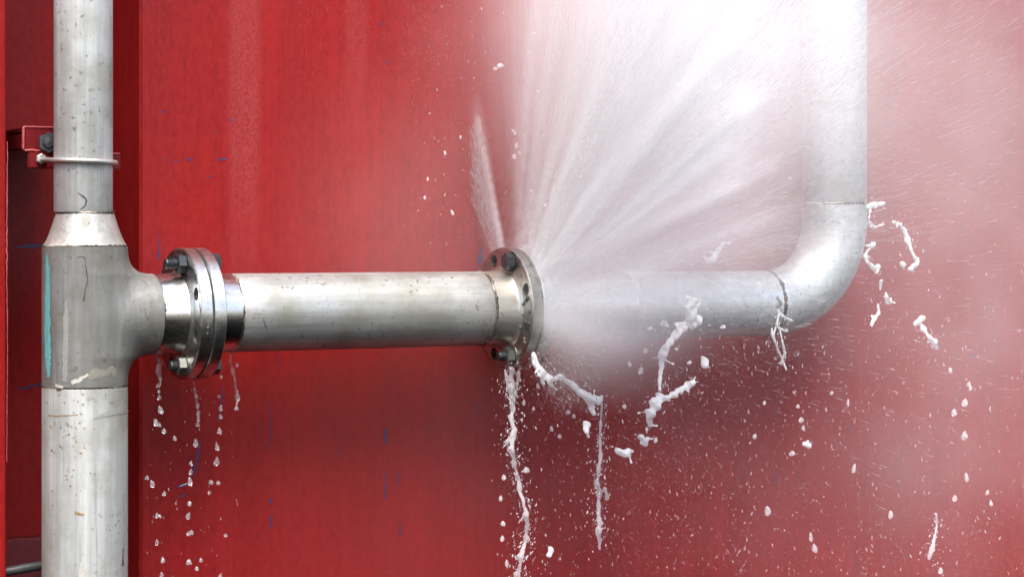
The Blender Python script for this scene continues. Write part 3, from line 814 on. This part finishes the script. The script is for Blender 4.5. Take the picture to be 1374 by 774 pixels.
# drizzle drifting past the wall, and falling drops
def scatter(n, x0, x1, y0, y1, ylo, yhi, ang, asd, llo, lhi, wlo, whi, wt=None):
    P, D = np.empty((n, 3)), np.empty((n, 3))
    Y = RNG.uniform(ylo, yhi, n)
    px = RNG.uniform(x0, x1, n); py = RNG.uniform(y0, y1, n)
    for i in range(n): P[i] = on_plane(px[i], py[i], Y[i])
    a = np.radians(RNG.normal(ang, asd, n))
    D[:, 0] = np.sin(a); D[:, 1] = RNG.normal(0, .25, n); D[:, 2] = -np.cos(a)
    q = RNG.uniform(0, 1, n) ** 2.2
    w = wlo + (whi - wlo) * q; l = llo + (lhi - llo) * RNG.uniform(0, 1, n)
    return P, D, l, w
parts = [scatter(11000, 1150, 1400, -20, 800, -.12, .115, 12, 35, .0006, .004, .00012, .0007),
         scatter(900, 1150, 1400, -20, 420, -.25, .11, 62, 25, .002, .010, .00012, .00035),
         scatter(8000, 820, 1400, 440, 800, -.2, .115, 10, 40, .0006, .004, .00015, .0009),
         scatter(500, 860, 1150, 440, 560, -.2, .10, 62, 22, .002, .008, .00015, .0004),
         scatter(3200, 540, 760, -20, 330, -.1, .11, 5, 30, .0006, .004, .00012, .0005),
         scatter(1500, 400, 660, -20, 330, -.1, .11, 5, 40, .0006, .003, .00012, .0003)]
drz = streak_mesh('drizzle', *gather(parts), M_DRIZ)
tag(drz, 'fine pale drizzle drifting in front of the red wall', 'drizzle')
parts = [scatter(330, 690, 1010, 480, 800, -.2, .08, 4, 18, .0015, .007, .0004, .0024),
         scatter(620, 880, 1190, 450, 800, -.25, .10, 8, 22, .0015, .008, .0004, .0028),
         scatter(320, 1150, 1390, 300, 800, -.2, .10, 12, 20, .002, .009, .0005, .0028),
         scatter(130, 660, 780, 480, 800, -.05, .08, 0, 10, .002, .006, .0008, .0025),
         scatter(90, 560, 720, 0, 330, -.05, .1, -8, 15, .002, .006, .0006, .0020),
         scatter(150, 700, 1100, 40, 340, -.3, 0, 120, 30, .002, .006, .0006, .0022),
         scatter(60, 190, 320, 520, 800, -.03, .06, 0, 8, .002, .005, .0006, .0018)]
fdr = streak_mesh('falling_drops', *gather(parts), M_FALL, True)
tag(fdr, 'countless small water drops falling below the leaking pipe', 'drops')

# ------------------------------------------------------------------ splashes: ropes and blobs of aerated water
SHREDS = []
def rope(name, chains, Y, mat, label, cat='splash', group=None, h=None, seed=0, k=.003, dY=.006, wob=.22):
    """chains: lists of (px, py, radius px); one smooth surface around all of them"""
    segs = []
    for ch in chains:
        pts = []
        for j, q in enumerate(ch):
            yy = Y + dY * math.sin(j * 1.3 + seed) + (q[3] if len(q) > 3 else 0)
            p = on_plane(q[0], q[1], yy)
            pts.append((np.array(p), q[2] * (.00082 if mat is M_SPLASH else .0007)))
        if len(pts) == 1: pts.append((pts[0][0] + np.array([.0002, 0, .0002]), pts[0][1]))
        segs += list(zip(pts, pts[1:]))
        if mat is not M_GLASS and len(ch) > 2: SHREDS.append((pts, mat))
    if mat is M_SPLASH:                                # torn threads leaving the rope
        rt = random.Random(seed * 7 + 3)
        for (a, ra), (b, rb) in list(segs):
            for _ in range(1 if np.linalg.norm(b - a) < .008 else 2):
                if rt.random() < .25: continue
                p0 = a + (b - a) * rt.random(); dv = np.array([rt.gauss(.2, 1), rt.gauss(0, .7), rt.gauss(-.5, 1)]); dv /= np.linalg.norm(dv)
                l_ = ra * rt.uniform(.9, 2.6) + .001; p1 = p0 + dv * l_
                segs.append(((p0, min(ra, .003) * .55), (p1, rt.uniform(.0004, .0009))))
                if rt.random() < .35: segs.append(((p1, .0006), (p1 + dv * .001, rt.uniform(.0008, .0018))))
    A = np.array([p for s in segs for (p, r) in s]); rm = max(r for s in segs for (p, r) in s)
    lo = A.min(0) - rm * 1.6 - .001; hi = A.max(0) + rm * 1.6 + .001
    if h is None: h = max(.0008, ((hi - lo).prod() / 260000.0) ** (1 / 3))
    rn = random.Random(seed); ph = [rn.uniform(0, 6) for _ in range(6)]
    def f(p):
        d = None
        for (a, ra), (b, rb) in segs:
            ab = b - a; t = np.clip(((p - a) @ ab) / max(ab @ ab, 1e-12), 0, 1)
            e = np.linalg.norm(p - a - t[..., None] * ab, axis=-1)
            r = ra + (rb - ra) * t
            r = r * (1 + wob * np.sin(p[..., 0] * 330 + ph[0]) * np.sin(p[..., 2] * 290 + ph[1]) + wob * .5 * np.sin(p[..., 2] * 520 + p[..., 0] * 380 + ph[2]))
            d = e - r if d is None else smin(d, e - r, k)
        return d
    o = net_object(name, f, lo, hi, h, mat, None, project=False)
    if label: tag(o, label, cat, group)
    return o
rope('water_splash', [[(716, 474, 4), (719, 488, 5), (727, 501, 6), (738, 509, 5), (752, 505, 4), (766, 514, 4.5), (778, 526, 5.5), (790, 534, 7), (803, 537, 6), (807, 532, 3)],
    [(735, 505, 6), (739, 516, 3)], [(788, 533, 6), (793, 546, 5), (797, 555, 3.5)], [(727, 501, 5), (729, 515, 2)]], -.075, M_SPLASH, 'thick white rope of water leaping from the bottom of the leaking flange', seed=1)
rope('water_splash', [[(920, 398, 4), (931, 404, 5), (922, 412, 4), (926, 424, 8), (934, 430, 9), (918, 438, 8), (905, 450, 6), (895, 464, 5), (889, 474, 7), (888, 486, 4.5), (886, 500, 3), (885, 516, 2.2), (886, 524, 2)],
    [(938, 408, 3), (930, 418, 4)], [(905, 436, 3), (916, 434, 4)]], -.16, M_SPLASH, 'torn white splash reaching over the pale pipe toward the falling blob', seed=2)
rope('water_splash', [[(884, 530, 5), (879, 542, 9), (873, 554, 8), (871, 565, 4.5), (872, 572, 2)], [(884, 538, 5), (896, 533, 4), (905, 528, 5), (914, 523, 4.5), (922, 517, 5.5), (929, 513, 5)]], -.16, M_SPLASH, 'white comma shaped water blob with a ribbed arm, below the torn splash', seed=3, wob=.32)
for i, (x, y, r, lab) in enumerate(((945, 487, 6.5, 'round white water drop beside the ribbed arm of the splash'), (787, 573, 6.5, 'fat white drop just below the water rope under the flange'),
        (835, 607, 6.5, 'wide white drop lowest on the way down from the comma shaped blob'), (864, 591, 6, 'lumpy white drop right under the comma shaped blob'),
        (1211, 354, 5, 'small round white drop inside the bend of the looping splash'), (1192, 402, 6, 'oval white drop falling midway below the elbow splash'),
        (738, 740, 5, 'pale drop falling low beside the long trickle'), (1085, 597, 4.5, 'pale drop well below the elbow, at the end of a drop row'))):
    ch = {0: [[(944, 484, r), (946, 490, r * .9)]], 1: [[(786, 570, r), (788, 580, 3)]], 2: [[(830, 607, r), (841, 606, r * .9), (846, 611, 3)]], 3: [[(862, 586, r), (866, 596, 4)], [(868, 589, 4), (865, 591, 4)]],
          5: [[(1190, 398, 4), (1193, 404, r)]], 6: [[(738, 736, 4), (738, 743, r)]], 7: [[(1079, 594, 3), (1086, 597, r)]]}.get(i, [[(x, y, r)]])
    rope('water_drop', ch, -.12 if i < 4 else -.03, M_SPLASH, lab, 'drop', 'large loose drops', seed=20 + i, wob=.34)
rope('water_splash', [[(1164, 277, 4), (1174, 275, 5), (1186, 273, 3.5)], [(1168, 280, 2), (1166, 292, 1.4), (1165, 301, 1.6), (1174, 305, 2), (1186, 301, 1.4)]], -.03, M_SPLASH, 'white burst of water at the weld above the elbow', seed=4)
rope('water_splash', [[(1198, 298, 2.5), (1208, 301, 2.5), (1214, 310, 3.5), (1218, 322, 4.5), (1222, 334, 2.5), (1227, 346, 2.2), (1231, 354, 3)], [(1231, 354, 4), (1222, 361, 5)]], -.03, M_SPLASH, 'looping thin string of water right of the elbow weld', seed=5)
rope('water_splash', [[(1162, 330, 2), (1172, 328, 3.5), (1164, 336, 2), (1160, 344, 1.6), (1164, 352, 2.5), (1172, 359, 4.5), (1178, 358, 3.5), (1175, 366, 2.5)]], -.03, M_SPLASH, 'small hooked splash against the outer curve of the elbow', seed=6)
rope('water_splash', [[(1182, 377, 2.5), (1181, 388, 2)], [(1178, 408, 1.5), (1179, 420, 3), (1172, 430, 3.5), (1169, 436, 2)]], -.03, M_SPLASH, 'two short water shreds falling below the elbow hook splash', seed=7)
rope('water_splash', [[(1229, 434, 5), (1238, 427, 5.5)], [(1233, 432, 3.5), (1240, 442, 3.5), (1247, 452, 3), (1253, 458, 6), (1256, 467, 4)]], -.03, M_SPLASH, 'dumbbell shaped white splash falling at the far side of the elbow', seed=8)
rope('water_splash', [[(951, 350, 6), (957, 347, 5.5), (964, 334, 3), (970, 327, 2.5), (978, 326, 1.6)]], -.06, M_SPLASH, 'white drop with a tail hanging over the top of the pale pipe', seed=9)
rope('water_splash', [[(1043, 416, 2.5), (1050, 424, 2), (1062, 430, 2.5)], [(1045, 420, 2), (1042, 436, 1.6), (1048, 442, 2), (1056, 444, 2.4)], [(1042, 436, 1.5), (1038, 450, 1.4), (1044, 470, 1.6), (1050, 482, 2), (1055, 496, 1.2)],
    [(1046, 441, 1.4), (1050, 458, 1.6), (1053, 474, 2), (1048, 488, 1.4)], [(1036, 440, 1.0), (1036, 452, 1.4), (1043, 466, 1.2)]], -.055, M_SPLASH, 'thin branching dribble hanging from the weld of the elbow', seed=10, h=.0009, k=.0015)
rope('water_trickle', [[(686, 494, 5), (687, 520, 5), (688, 545, 4.5), (686, 560, 4), (690, 580, 4.5), (686, 602, 5), (690, 622, 4), (695, 640, 3), (697, 655, 4.5), (702, 672, 2.4), (706, 690, 5), (707, 708, 3), (706, 722, 5), (703, 732, 2.4), (699, 745, 5.5), (698, 757, 2.5), (694, 772, 5.5), (693, 790, 3)],
    [(678, 496, 3), (682, 520, 2.5), (686, 540, 2)], [(698, 492, 3), (694, 515, 2.5), (690, 540, 2)], [(690, 580, 2), (680, 592, 2), (683, 604, 3)]], -.02, M_DROP, 'long lumpy trickle of water falling from the leaking flange', 'trickle', seed=11, wob=.35)
rope('water_trickle', [[(808, 540, 1.6), (806, 565, 2.5), (805, 590, 2.5), (806, 610, 3.5), (803, 630, 3), (801, 650, 3.5), (804, 662, 5), (803, 680, 3), (804, 700, 4.5), (803, 712, 5), (805, 735, 2.5)], [(812, 655, 3), (815, 668, 3.5)]], -.05, M_DROP, 'thin water trickle falling beyond the end of the white water rope', 'trickle', seed=12, wob=.35)
rope('water_trickle', [[(1256, 690, 3), (1257, 705, 2), (1254, 720, 2.5), (1250, 738, 5), (1247, 748, 4)]], -.03, M_DROP, 'short bent trickle low on the wall beyond the elbow', 'trickle', seed=13)
rope('water_trickle', [[(310, 474, 2.5), (309, 484, 2.5), (312, 496, 2.0), (315, 510, 2.2), (317, 524, 2), (319, 533, 3), (318, 543, 2.5)]], .01, M_GLASS, 'glassy beaded drip string beside the first flange joint', 'trickle', seed=14, h=.0009, wob=.4)
rope('water_trickle', [[(211, 476, 3), (213, 486, 4), (212, 497, 3), (213, 508, 2)], [(216, 488, 2), (215, 505, 1.6), (215, 516, 2)]], .01, M_GLASS, 'glassy drip string running from the lowest nut of the first flange', 'trickle', seed=15, h=.0009, wob=.4)
rope('water_trickle', [[(260, 510, 1.2), (261, 522, 1.4), (263, 532, 2), (265, 545, 1.6), (266, 556, 2.4), (266, 564, 2)]], .01, M_GLASS, 'thin drip string under the middle of the first flange', 'trickle', seed=16, h=.0009, wob=.4)

# torn-off spatter flying along with the splashes and trickles
P_, D_, L_, W_ = [], [], [], []
for (pts, mt) in SHREDS:
    ln = sum(float(np.linalg.norm(b[0] - a[0])) for a, b in zip(pts, pts[1:]))
    n = int(ln * (900 if mt is M_SPLASH else 2000))
    for q in range(n):
        k_ = random.randrange(len(pts) - 1); a, b = pts[k_], pts[k_ + 1]; t = random.random()
        c = a[0] + (b[0] - a[0]) * t; sp = .0035 + 2.0 * a[1]
        c = c + np.array([random.gauss(0, sp), random.gauss(0, sp), random.gauss(0, sp)])
        dv = (b[0] - a[0]) / (np.linalg.norm(b[0] - a[0]) + 1e-9) + np.array([random.gauss(0, .4) for _ in range(3)])
        w = .0004 + .0020 * random.random() ** 3
        P_.append(c); D_.append(dv); W_.append(w); L_.append(w * random.uniform(1.2, 4))
spat = streak_mesh('spatter', *gather([(np.array(P_), np.array(D_), np.array(L_), np.array(W_))]), M_SPLASH, True)
tag(spat, 'scattered bright spatter torn off the splashes and trickles', 'spatter')

# loose drops one can pick out: elongated beads, one object each
def bead_mesh(name):
    bm = bmesh.new(); bmesh.ops.create_icosphere(bm, subdivisions=3, radius=1)
    for v in bm.verts:
        t = v.co.z
        v.co.x *= 1 - .28 * t; v.co.y *= 1 - .28 * t
        v.co += v.co.normalized() * (.38 * mnoise.noise(v.co * 1.3 + Vector((len(name), 0, 0))) + .12 * mnoise.noise(v.co * 3.1))
    me = bpy.data.meshes.new(name); bm.to_mesh(me); bm.free()
    me.polygons.foreach_set('use_smooth', [True] * len(me.polygons)); return me
bead = bead_mesh('water_bead'); bead.materials.append(M_DROP)
bead_g = bead_mesh('glassy_bead'); bead_g.materials.append(M_GLASS)
def beads(pts, Y, label, group, tilt=0.0):
    ORD = ['topmost', 'second', 'third', 'fourth', 'fifth', 'sixth', 'seventh', 'eighth', 'ninth', 'tenth', 'eleventh', 'twelfth', 'thirteenth', 'fourteenth', 'fifteenth', 'sixteenth']
    pts = sorted(pts, key=lambda q: q[1])
    for i, (x, y, rx, rz) in enumerate(pts):
        o = bpy.data.objects.new('water_bead', bead_g if 'clear' in label else bead); COL.objects.link(o)
        o.location = on_plane(x, y, Y + random.uniform(-.01, .01)); o.scale = (rx * .001, rx * .001, rz * .001)
        o.rotation_euler = (random.uniform(-.2, .2), tilt + random.uniform(-.25, .25), random.uniform(0, 6))
        nth = 'topmost' if i == 0 else 'lowest' if i == len(pts) - 1 else ORD[i] + ' from the top'
        tag(o, label + ', ' + nth, 'drop', group)
def Z1(L, s=2.546, ox=160, oy=470): return [(ox + a / s, oy + b / s, r, r * random.uniform(1.1, 1.9)) for a, b, r in L]
beads(Z1([(133, 120, 2.2), (135, 140, 1.8), (137, 160, 2.2), (141, 203, 3), (125, 246, 3), (138, 255, 2), (153, 275, 2.6), (189, 300, 2.3), (95, 435, 2.2), (112, 455, 2.6), (154, 488, 2), (130, 563, 2.4), (138, 566, 2), (129, 655, 2.2), (149, 715, 2.4), (145, 765, 2)]), .01,
      'clear drop in the drip line below the lowest nut', 'drops under the lowest nut')
beads(Z1([(263, 155, 1.8), (268, 190, 2), (271, 213, 2), (270, 235, 2), (268, 252, 2.2), (262, 315, 2.8), (245, 385, 2), (244, 415, 2), (242, 448, 2.8), (240, 522, 2.4), (236, 565, 2.6), (238, 625, 2.6), (247, 620, 2.2), (238, 722, 3), (265, 745, 2), (279, 715, 2)]), .01,
      'clear drop in the drip line below the first flange', 'drops under the first flange')
beads(Z1([(341, 157, 1.8), (347, 197, 2.2), (346, 225, 2), (343, 275, 2.6), (335, 330, 2.4), (333, 378, 3), (313, 450, 2.6), (338, 452, 2.2), (307, 485, 1.8), (363, 630, 2), (346, 770, 2), (401, 198, 2.4), (404, 48, 2), (348, 90, 1.6)]), .01,
      'clear drop in the drip line beside the glassy string', 'drops by the glassy string')
beads([(1300, 515, 3, 4), (1302, 520, 2.4, 4), (1295, 540, 4.5, 6), (1280, 553, 4, 6), (1294, 584, 4.5, 6.5), (1297, 640, 3, 7), (1281, 668, 3, 5), (1275, 496, 2.8, 4), (1325, 660, 2.5, 4), (1330, 675, 2.5, 4), (1262, 765, 3, 5)], -.03,
      'milky drop falling beyond the dumbbell splash', 'drops below the dumbbell splash', .15)
beads([(1071, 545, 2.2, 3), (1075, 563, 3, 4), (1078, 574, 2.6, 4), (1063, 608, 4, 3.5), (1030, 685, 4, 7), (1026, 540, 2.2, 3), (1013, 585, 2.5, 4), (1146, 628, 2.8, 7), (1138, 540, 2, 6), (1195, 690, 3, 6), (1093, 735, 3, 7), (1088, 720, 2.6, 7), (1116, 527, 2.6, 3)], -.04,
      'milky drop falling in the shower below the elbow', 'drops below the elbow', .1)
beads([(676, 640, 2.4, 4), (672, 668, 2.2, 4), (675, 702, 2.8, 3.5), (674, 722, 2.2, 4), (680, 755, 2, 5), (703, 540, 2, 4), (722, 518, 2, 4), (716, 548, 2, 3), (751, 585, 2.2, 3.4), (762, 553, 3, 3.5), (770, 558, 2.6, 3.4), (706, 630, 3.4, 4), (740, 575, 2.2, 4)], -.02,
      'milky drop falling around the long lumpy trickle', 'drops around the long trickle')
beads([(880, 590, 2.4, 4), (868, 575, 2, 3), (838, 545, 2.4, 3), (860, 497, 3, 5), (866, 470, 3, 3), (872, 440, 3.5, 2.4), (890, 433, 4, 3), (895, 436, 3, 2.6), (970, 438, 3.6, 2.2), (925, 486, 3, 2.4), (908, 468, 2.2, 2.2), (845, 488, 2.4, 4)], -.17,
      'white drop flying off beside the torn splash', 'drops around the torn splash', .4)
beads([(691, 178, 2, 3), (693, 195, 2.4, 4), (690, 210, 3, 3.4), (697, 205, 2, 2), (688, 175, 1.6, 2), (671, 88, 4, 3), (665, 92, 3, 2), (607, 285, 1.6, 4), (574, 240, 1.4, 2.6), (570, 265, 1.4, 2.6), (618, 184, 1.4, 2.4), (597, 205, 1.4, 3)], .02,
      'tiny bright drop thrown up beside the fan', 'drops above the leaking flange', -.1)

# ------------------------------------------------------------------ mist and atomised spray (voxel clouds)
def voxel_cloud(name, lo, hi, res, field, albedo, label, step=1.0):
    """a volume filled from a density field laid out in world space"""
    me = bpy.data.meshes.new(name); o = bpy.data.objects.new(name, me); COL.objects.link(o)
    m = bpy.data.materials.new(name + '_water'); m.use_nodes = True; nt = m.node_tree; nt.nodes.clear()
    out = N(nt, 'ShaderNodeOutputMaterial'); pv = N(nt, 'ShaderNodeVolumePrincipled')
    pv.inputs['Color'].default_value = (*albedo, 1); pv.inputs['Density'].default_value = 1.0
    nt.links.new(pv.outputs[0], out.inputs['Volume'])
    m.cycles.volume_step_rate = step
    me.materials.append(m)
    g = bpy.data.node_groups.new(name + '_field', 'GeometryNodeTree')
    g.interface.new_socket('Geometry', in_out='INPUT', socket_type='NodeSocketGeometry')
    g.interface.new_socket('Geometry', in_out='OUTPUT', socket_type='NodeSocketGeometry')
    go = g.nodes.new('NodeGroupOutput'); vc = g.nodes.new('GeometryNodeVolumeCube'); sm = g.nodes.new('GeometryNodeSetMaterial')
    vc.inputs['Min'].default_value = lo; vc.inputs['Max'].default_value = hi
    for k, a in enumerate('XYZ'): vc.inputs['Resolution ' + a].default_value = max(8, int((hi[k] - lo[k]) / res))
    sm.inputs['Material'].default_value = m
    pos = g.nodes.new('GeometryNodeInputPosition')
    g.links.new(field(g, pos.outputs[0]), vc.inputs['Density'])
    g.links.new(vc.outputs[0], sm.inputs[0]); g.links.new(sm.outputs[0], go.inputs[0])
    md = o.modifiers.new('field', 'NODES'); md.node_group = g
    o['kind'] = 'stuff'
    tag(o, label, 'spray' if 'spray' in name else 'mist')
    return o
MIST = [(1050, 110, -.12, (.5, .2, .5), 3.2), (950, 600, .085, (1.0, .07, .55), 1.3), (580, 300, .05, (.32, .10, .35), 1.4), (1320, 200, .09, (.5, .10, .9), 5.0), (930, 50, -.15, (.35, .25, .36), 10.0),
        (700, 20, .0, (.24, .14, .34), 1.5), (1230, 620, .09, (.6, .08, .5), 1.6), (770, 405, -.09, (.12, .07, .10), 6.0)]
def mist_field(nt, pos):
    d = None
    for (px, py, Y, sc, amt) in MIST:
        a = N(nt, 'ShaderNodeVectorMath', operation='SUBTRACT'); nt.links.new(pos, a.inputs[0]); a.inputs[1].default_value = on_plane(px, py, Y)
        b = N(nt, 'ShaderNodeVectorMath', operation='DIVIDE'); nt.links.new(a.outputs[0], b.inputs[0]); b.inputs[1].default_value = sc
        ln = N(nt, 'ShaderNodeVectorMath', operation='LENGTH'); nt.links.new(b.outputs[0], ln.inputs[0])
        q = mth(nt, 'SUBTRACT', 1.0, ln.outputs['Value'], clamp=True)
        q = mth(nt, 'MULTIPLY', mth(nt, 'MULTIPLY', q, q), amt)
        d = q if d is None else mth(nt, 'ADD', d, q)
    n = noise(nt, pos, 9, 3, .6)
    return mth(nt, 'MULTIPLY', d, ramp(nt, n, [(.3, .7), (.7, 1.3)]))
FAN = 12.5
def fan_field(nt, pos):
    """density in polar coordinates round the gasket, so that it streams out of the gap"""
    sx = N(nt, 'ShaderNodeSeparateXYZ'); nt.links.new(pos, sx.inputs[0])
    X = mth(nt, 'SUBTRACT', sx.outputs[0], XG); Y, Z = sx.outputs[1], sx.outputs[2]
    rho = mth(nt, 'SQRT', mth(nt, 'ADD', mth(nt, 'MULTIPLY', Y, Y), mth(nt, 'MULTIPLY', Z, Z)))
    r = mth(nt, 'MAXIMUM', mth(nt, 'SUBTRACT', rho, RF - .004), .0)
    th = mth(nt, 'MULTIPLY', mth(nt, 'ARCTAN2', mth(nt, 'MULTIPLY', Y, -1.0), Z), 57.29578)
    tl = mth(nt, 'DIVIDE', X, mth(nt, 'ADD', r, .03))                 # tangent of the tilt off the joint's plane
    t01 = mth(nt, 'DIVIDE', mth(nt, 'ADD', th, 70.0), 250.0, clamp=True)   # -70..180 degrees
    A = lambda d: (d + 70) / 250.0
    amp = ramp(nt, t01, [(A(-60), 0.0), (A(-44), .06), (A(-27), .28), (A(-22.5), .8), (A(-21), .8), (A(-19.5), .05), (A(-3), .06), (A(9), .30), (A(20), .36), (A(34), .66), (A(46), 1.0), (A(62), 1.0), (A(70), .6), (A(80), .36), (A(98), .36), (A(110), .09), (A(130), .0)])
    rmx = ramp(nt, t01, [(A(-60), .04), (A(-40), .09), (A(-27), .15), (A(-21), .25), (A(-17), .26), (A(-8), .5), (A(0), .9), (A(66), .95), (A(78), .55), (A(92), .22), (A(150), .12)])
    fall = mth(nt, 'POWER', mth(nt, 'SUBTRACT', 1.0, mth(nt, 'DIVIDE', r, rmx), clamp=True), .7)
    wide = ramp(nt, t01, [(A(0), .0), (A(70), .0), (A(95), .25), (A(150), .3)])
    wide = mth(nt, 'SUBTRACT', wide, ramp(nt, t01, [(A(-19), .07), (A(-6), .0)]))
    e = mth(nt, 'DIVIDE', mth(nt, 'SUBTRACT', tl, mth(nt, 'ADD', .07, wide)), mth(nt, 'ADD', .10, wide))
    g = mth(nt, 'EXPONENT', mth(nt, 'MULTIPLY', mth(nt, 'MULTIPLY', e, e), -1.0))
    cv = N(nt, 'ShaderNodeCombineXYZ')
    nt.links.new(mth(nt, 'MULTIPLY', th, .22), cv.inputs[0]); nt.links.new(mth(nt, 'MULTIPLY', tl, 7.0), cv.inputs[1]); nt.links.new(mth(nt, 'MULTIPLY', r, 1.2), cv.inputs[2])
    n = noise(nt, cv.outputs[0], 1.5, 5, .7)
    jets = ramp(nt, n, [(.34, .12), (.52, .65), (.68, 2.5)])
    soft = ramp(nt, t01, [(A(72), 0.0), (A(92), 1.0)])
    jets = mth(nt, 'ADD', mth(nt, 'MULTIPLY', jets, mth(nt, 'SUBTRACT', 1.0, soft)), mth(nt, 'MULTIPLY', soft, .9))
    d = mth(nt, 'MULTIPLY', mth(nt, 'MULTIPLY', amp, fall), mth(nt, 'MULTIPLY', g, jets))
    d = mth(nt, 'MULTIPLY', d, mth(nt, 'DIVIDE', FAN, mth(nt, 'ADD', r, .05)))
    return mth(nt, 'MULTIPLY', d, mth(nt, 'GREATER_THAN', rho, RF - .004))
voxel_cloud('mist', (XH(300), -.45, -.62), (1.35, WALL_Y - .004, .75), .03, mist_field, (.985, .985, .99), 'pale mist hanging in front of the red wall round the leak', 3.0)
voxel_cloud('spray_cloud', (XG - .06, -.50, -.28), (XG + .24, WALL_Y - .006, .66), .005, fan_field, (.985, .985, .99), 'dense white fan shaped cloud of atomised water above the leaking flange', 3.0)
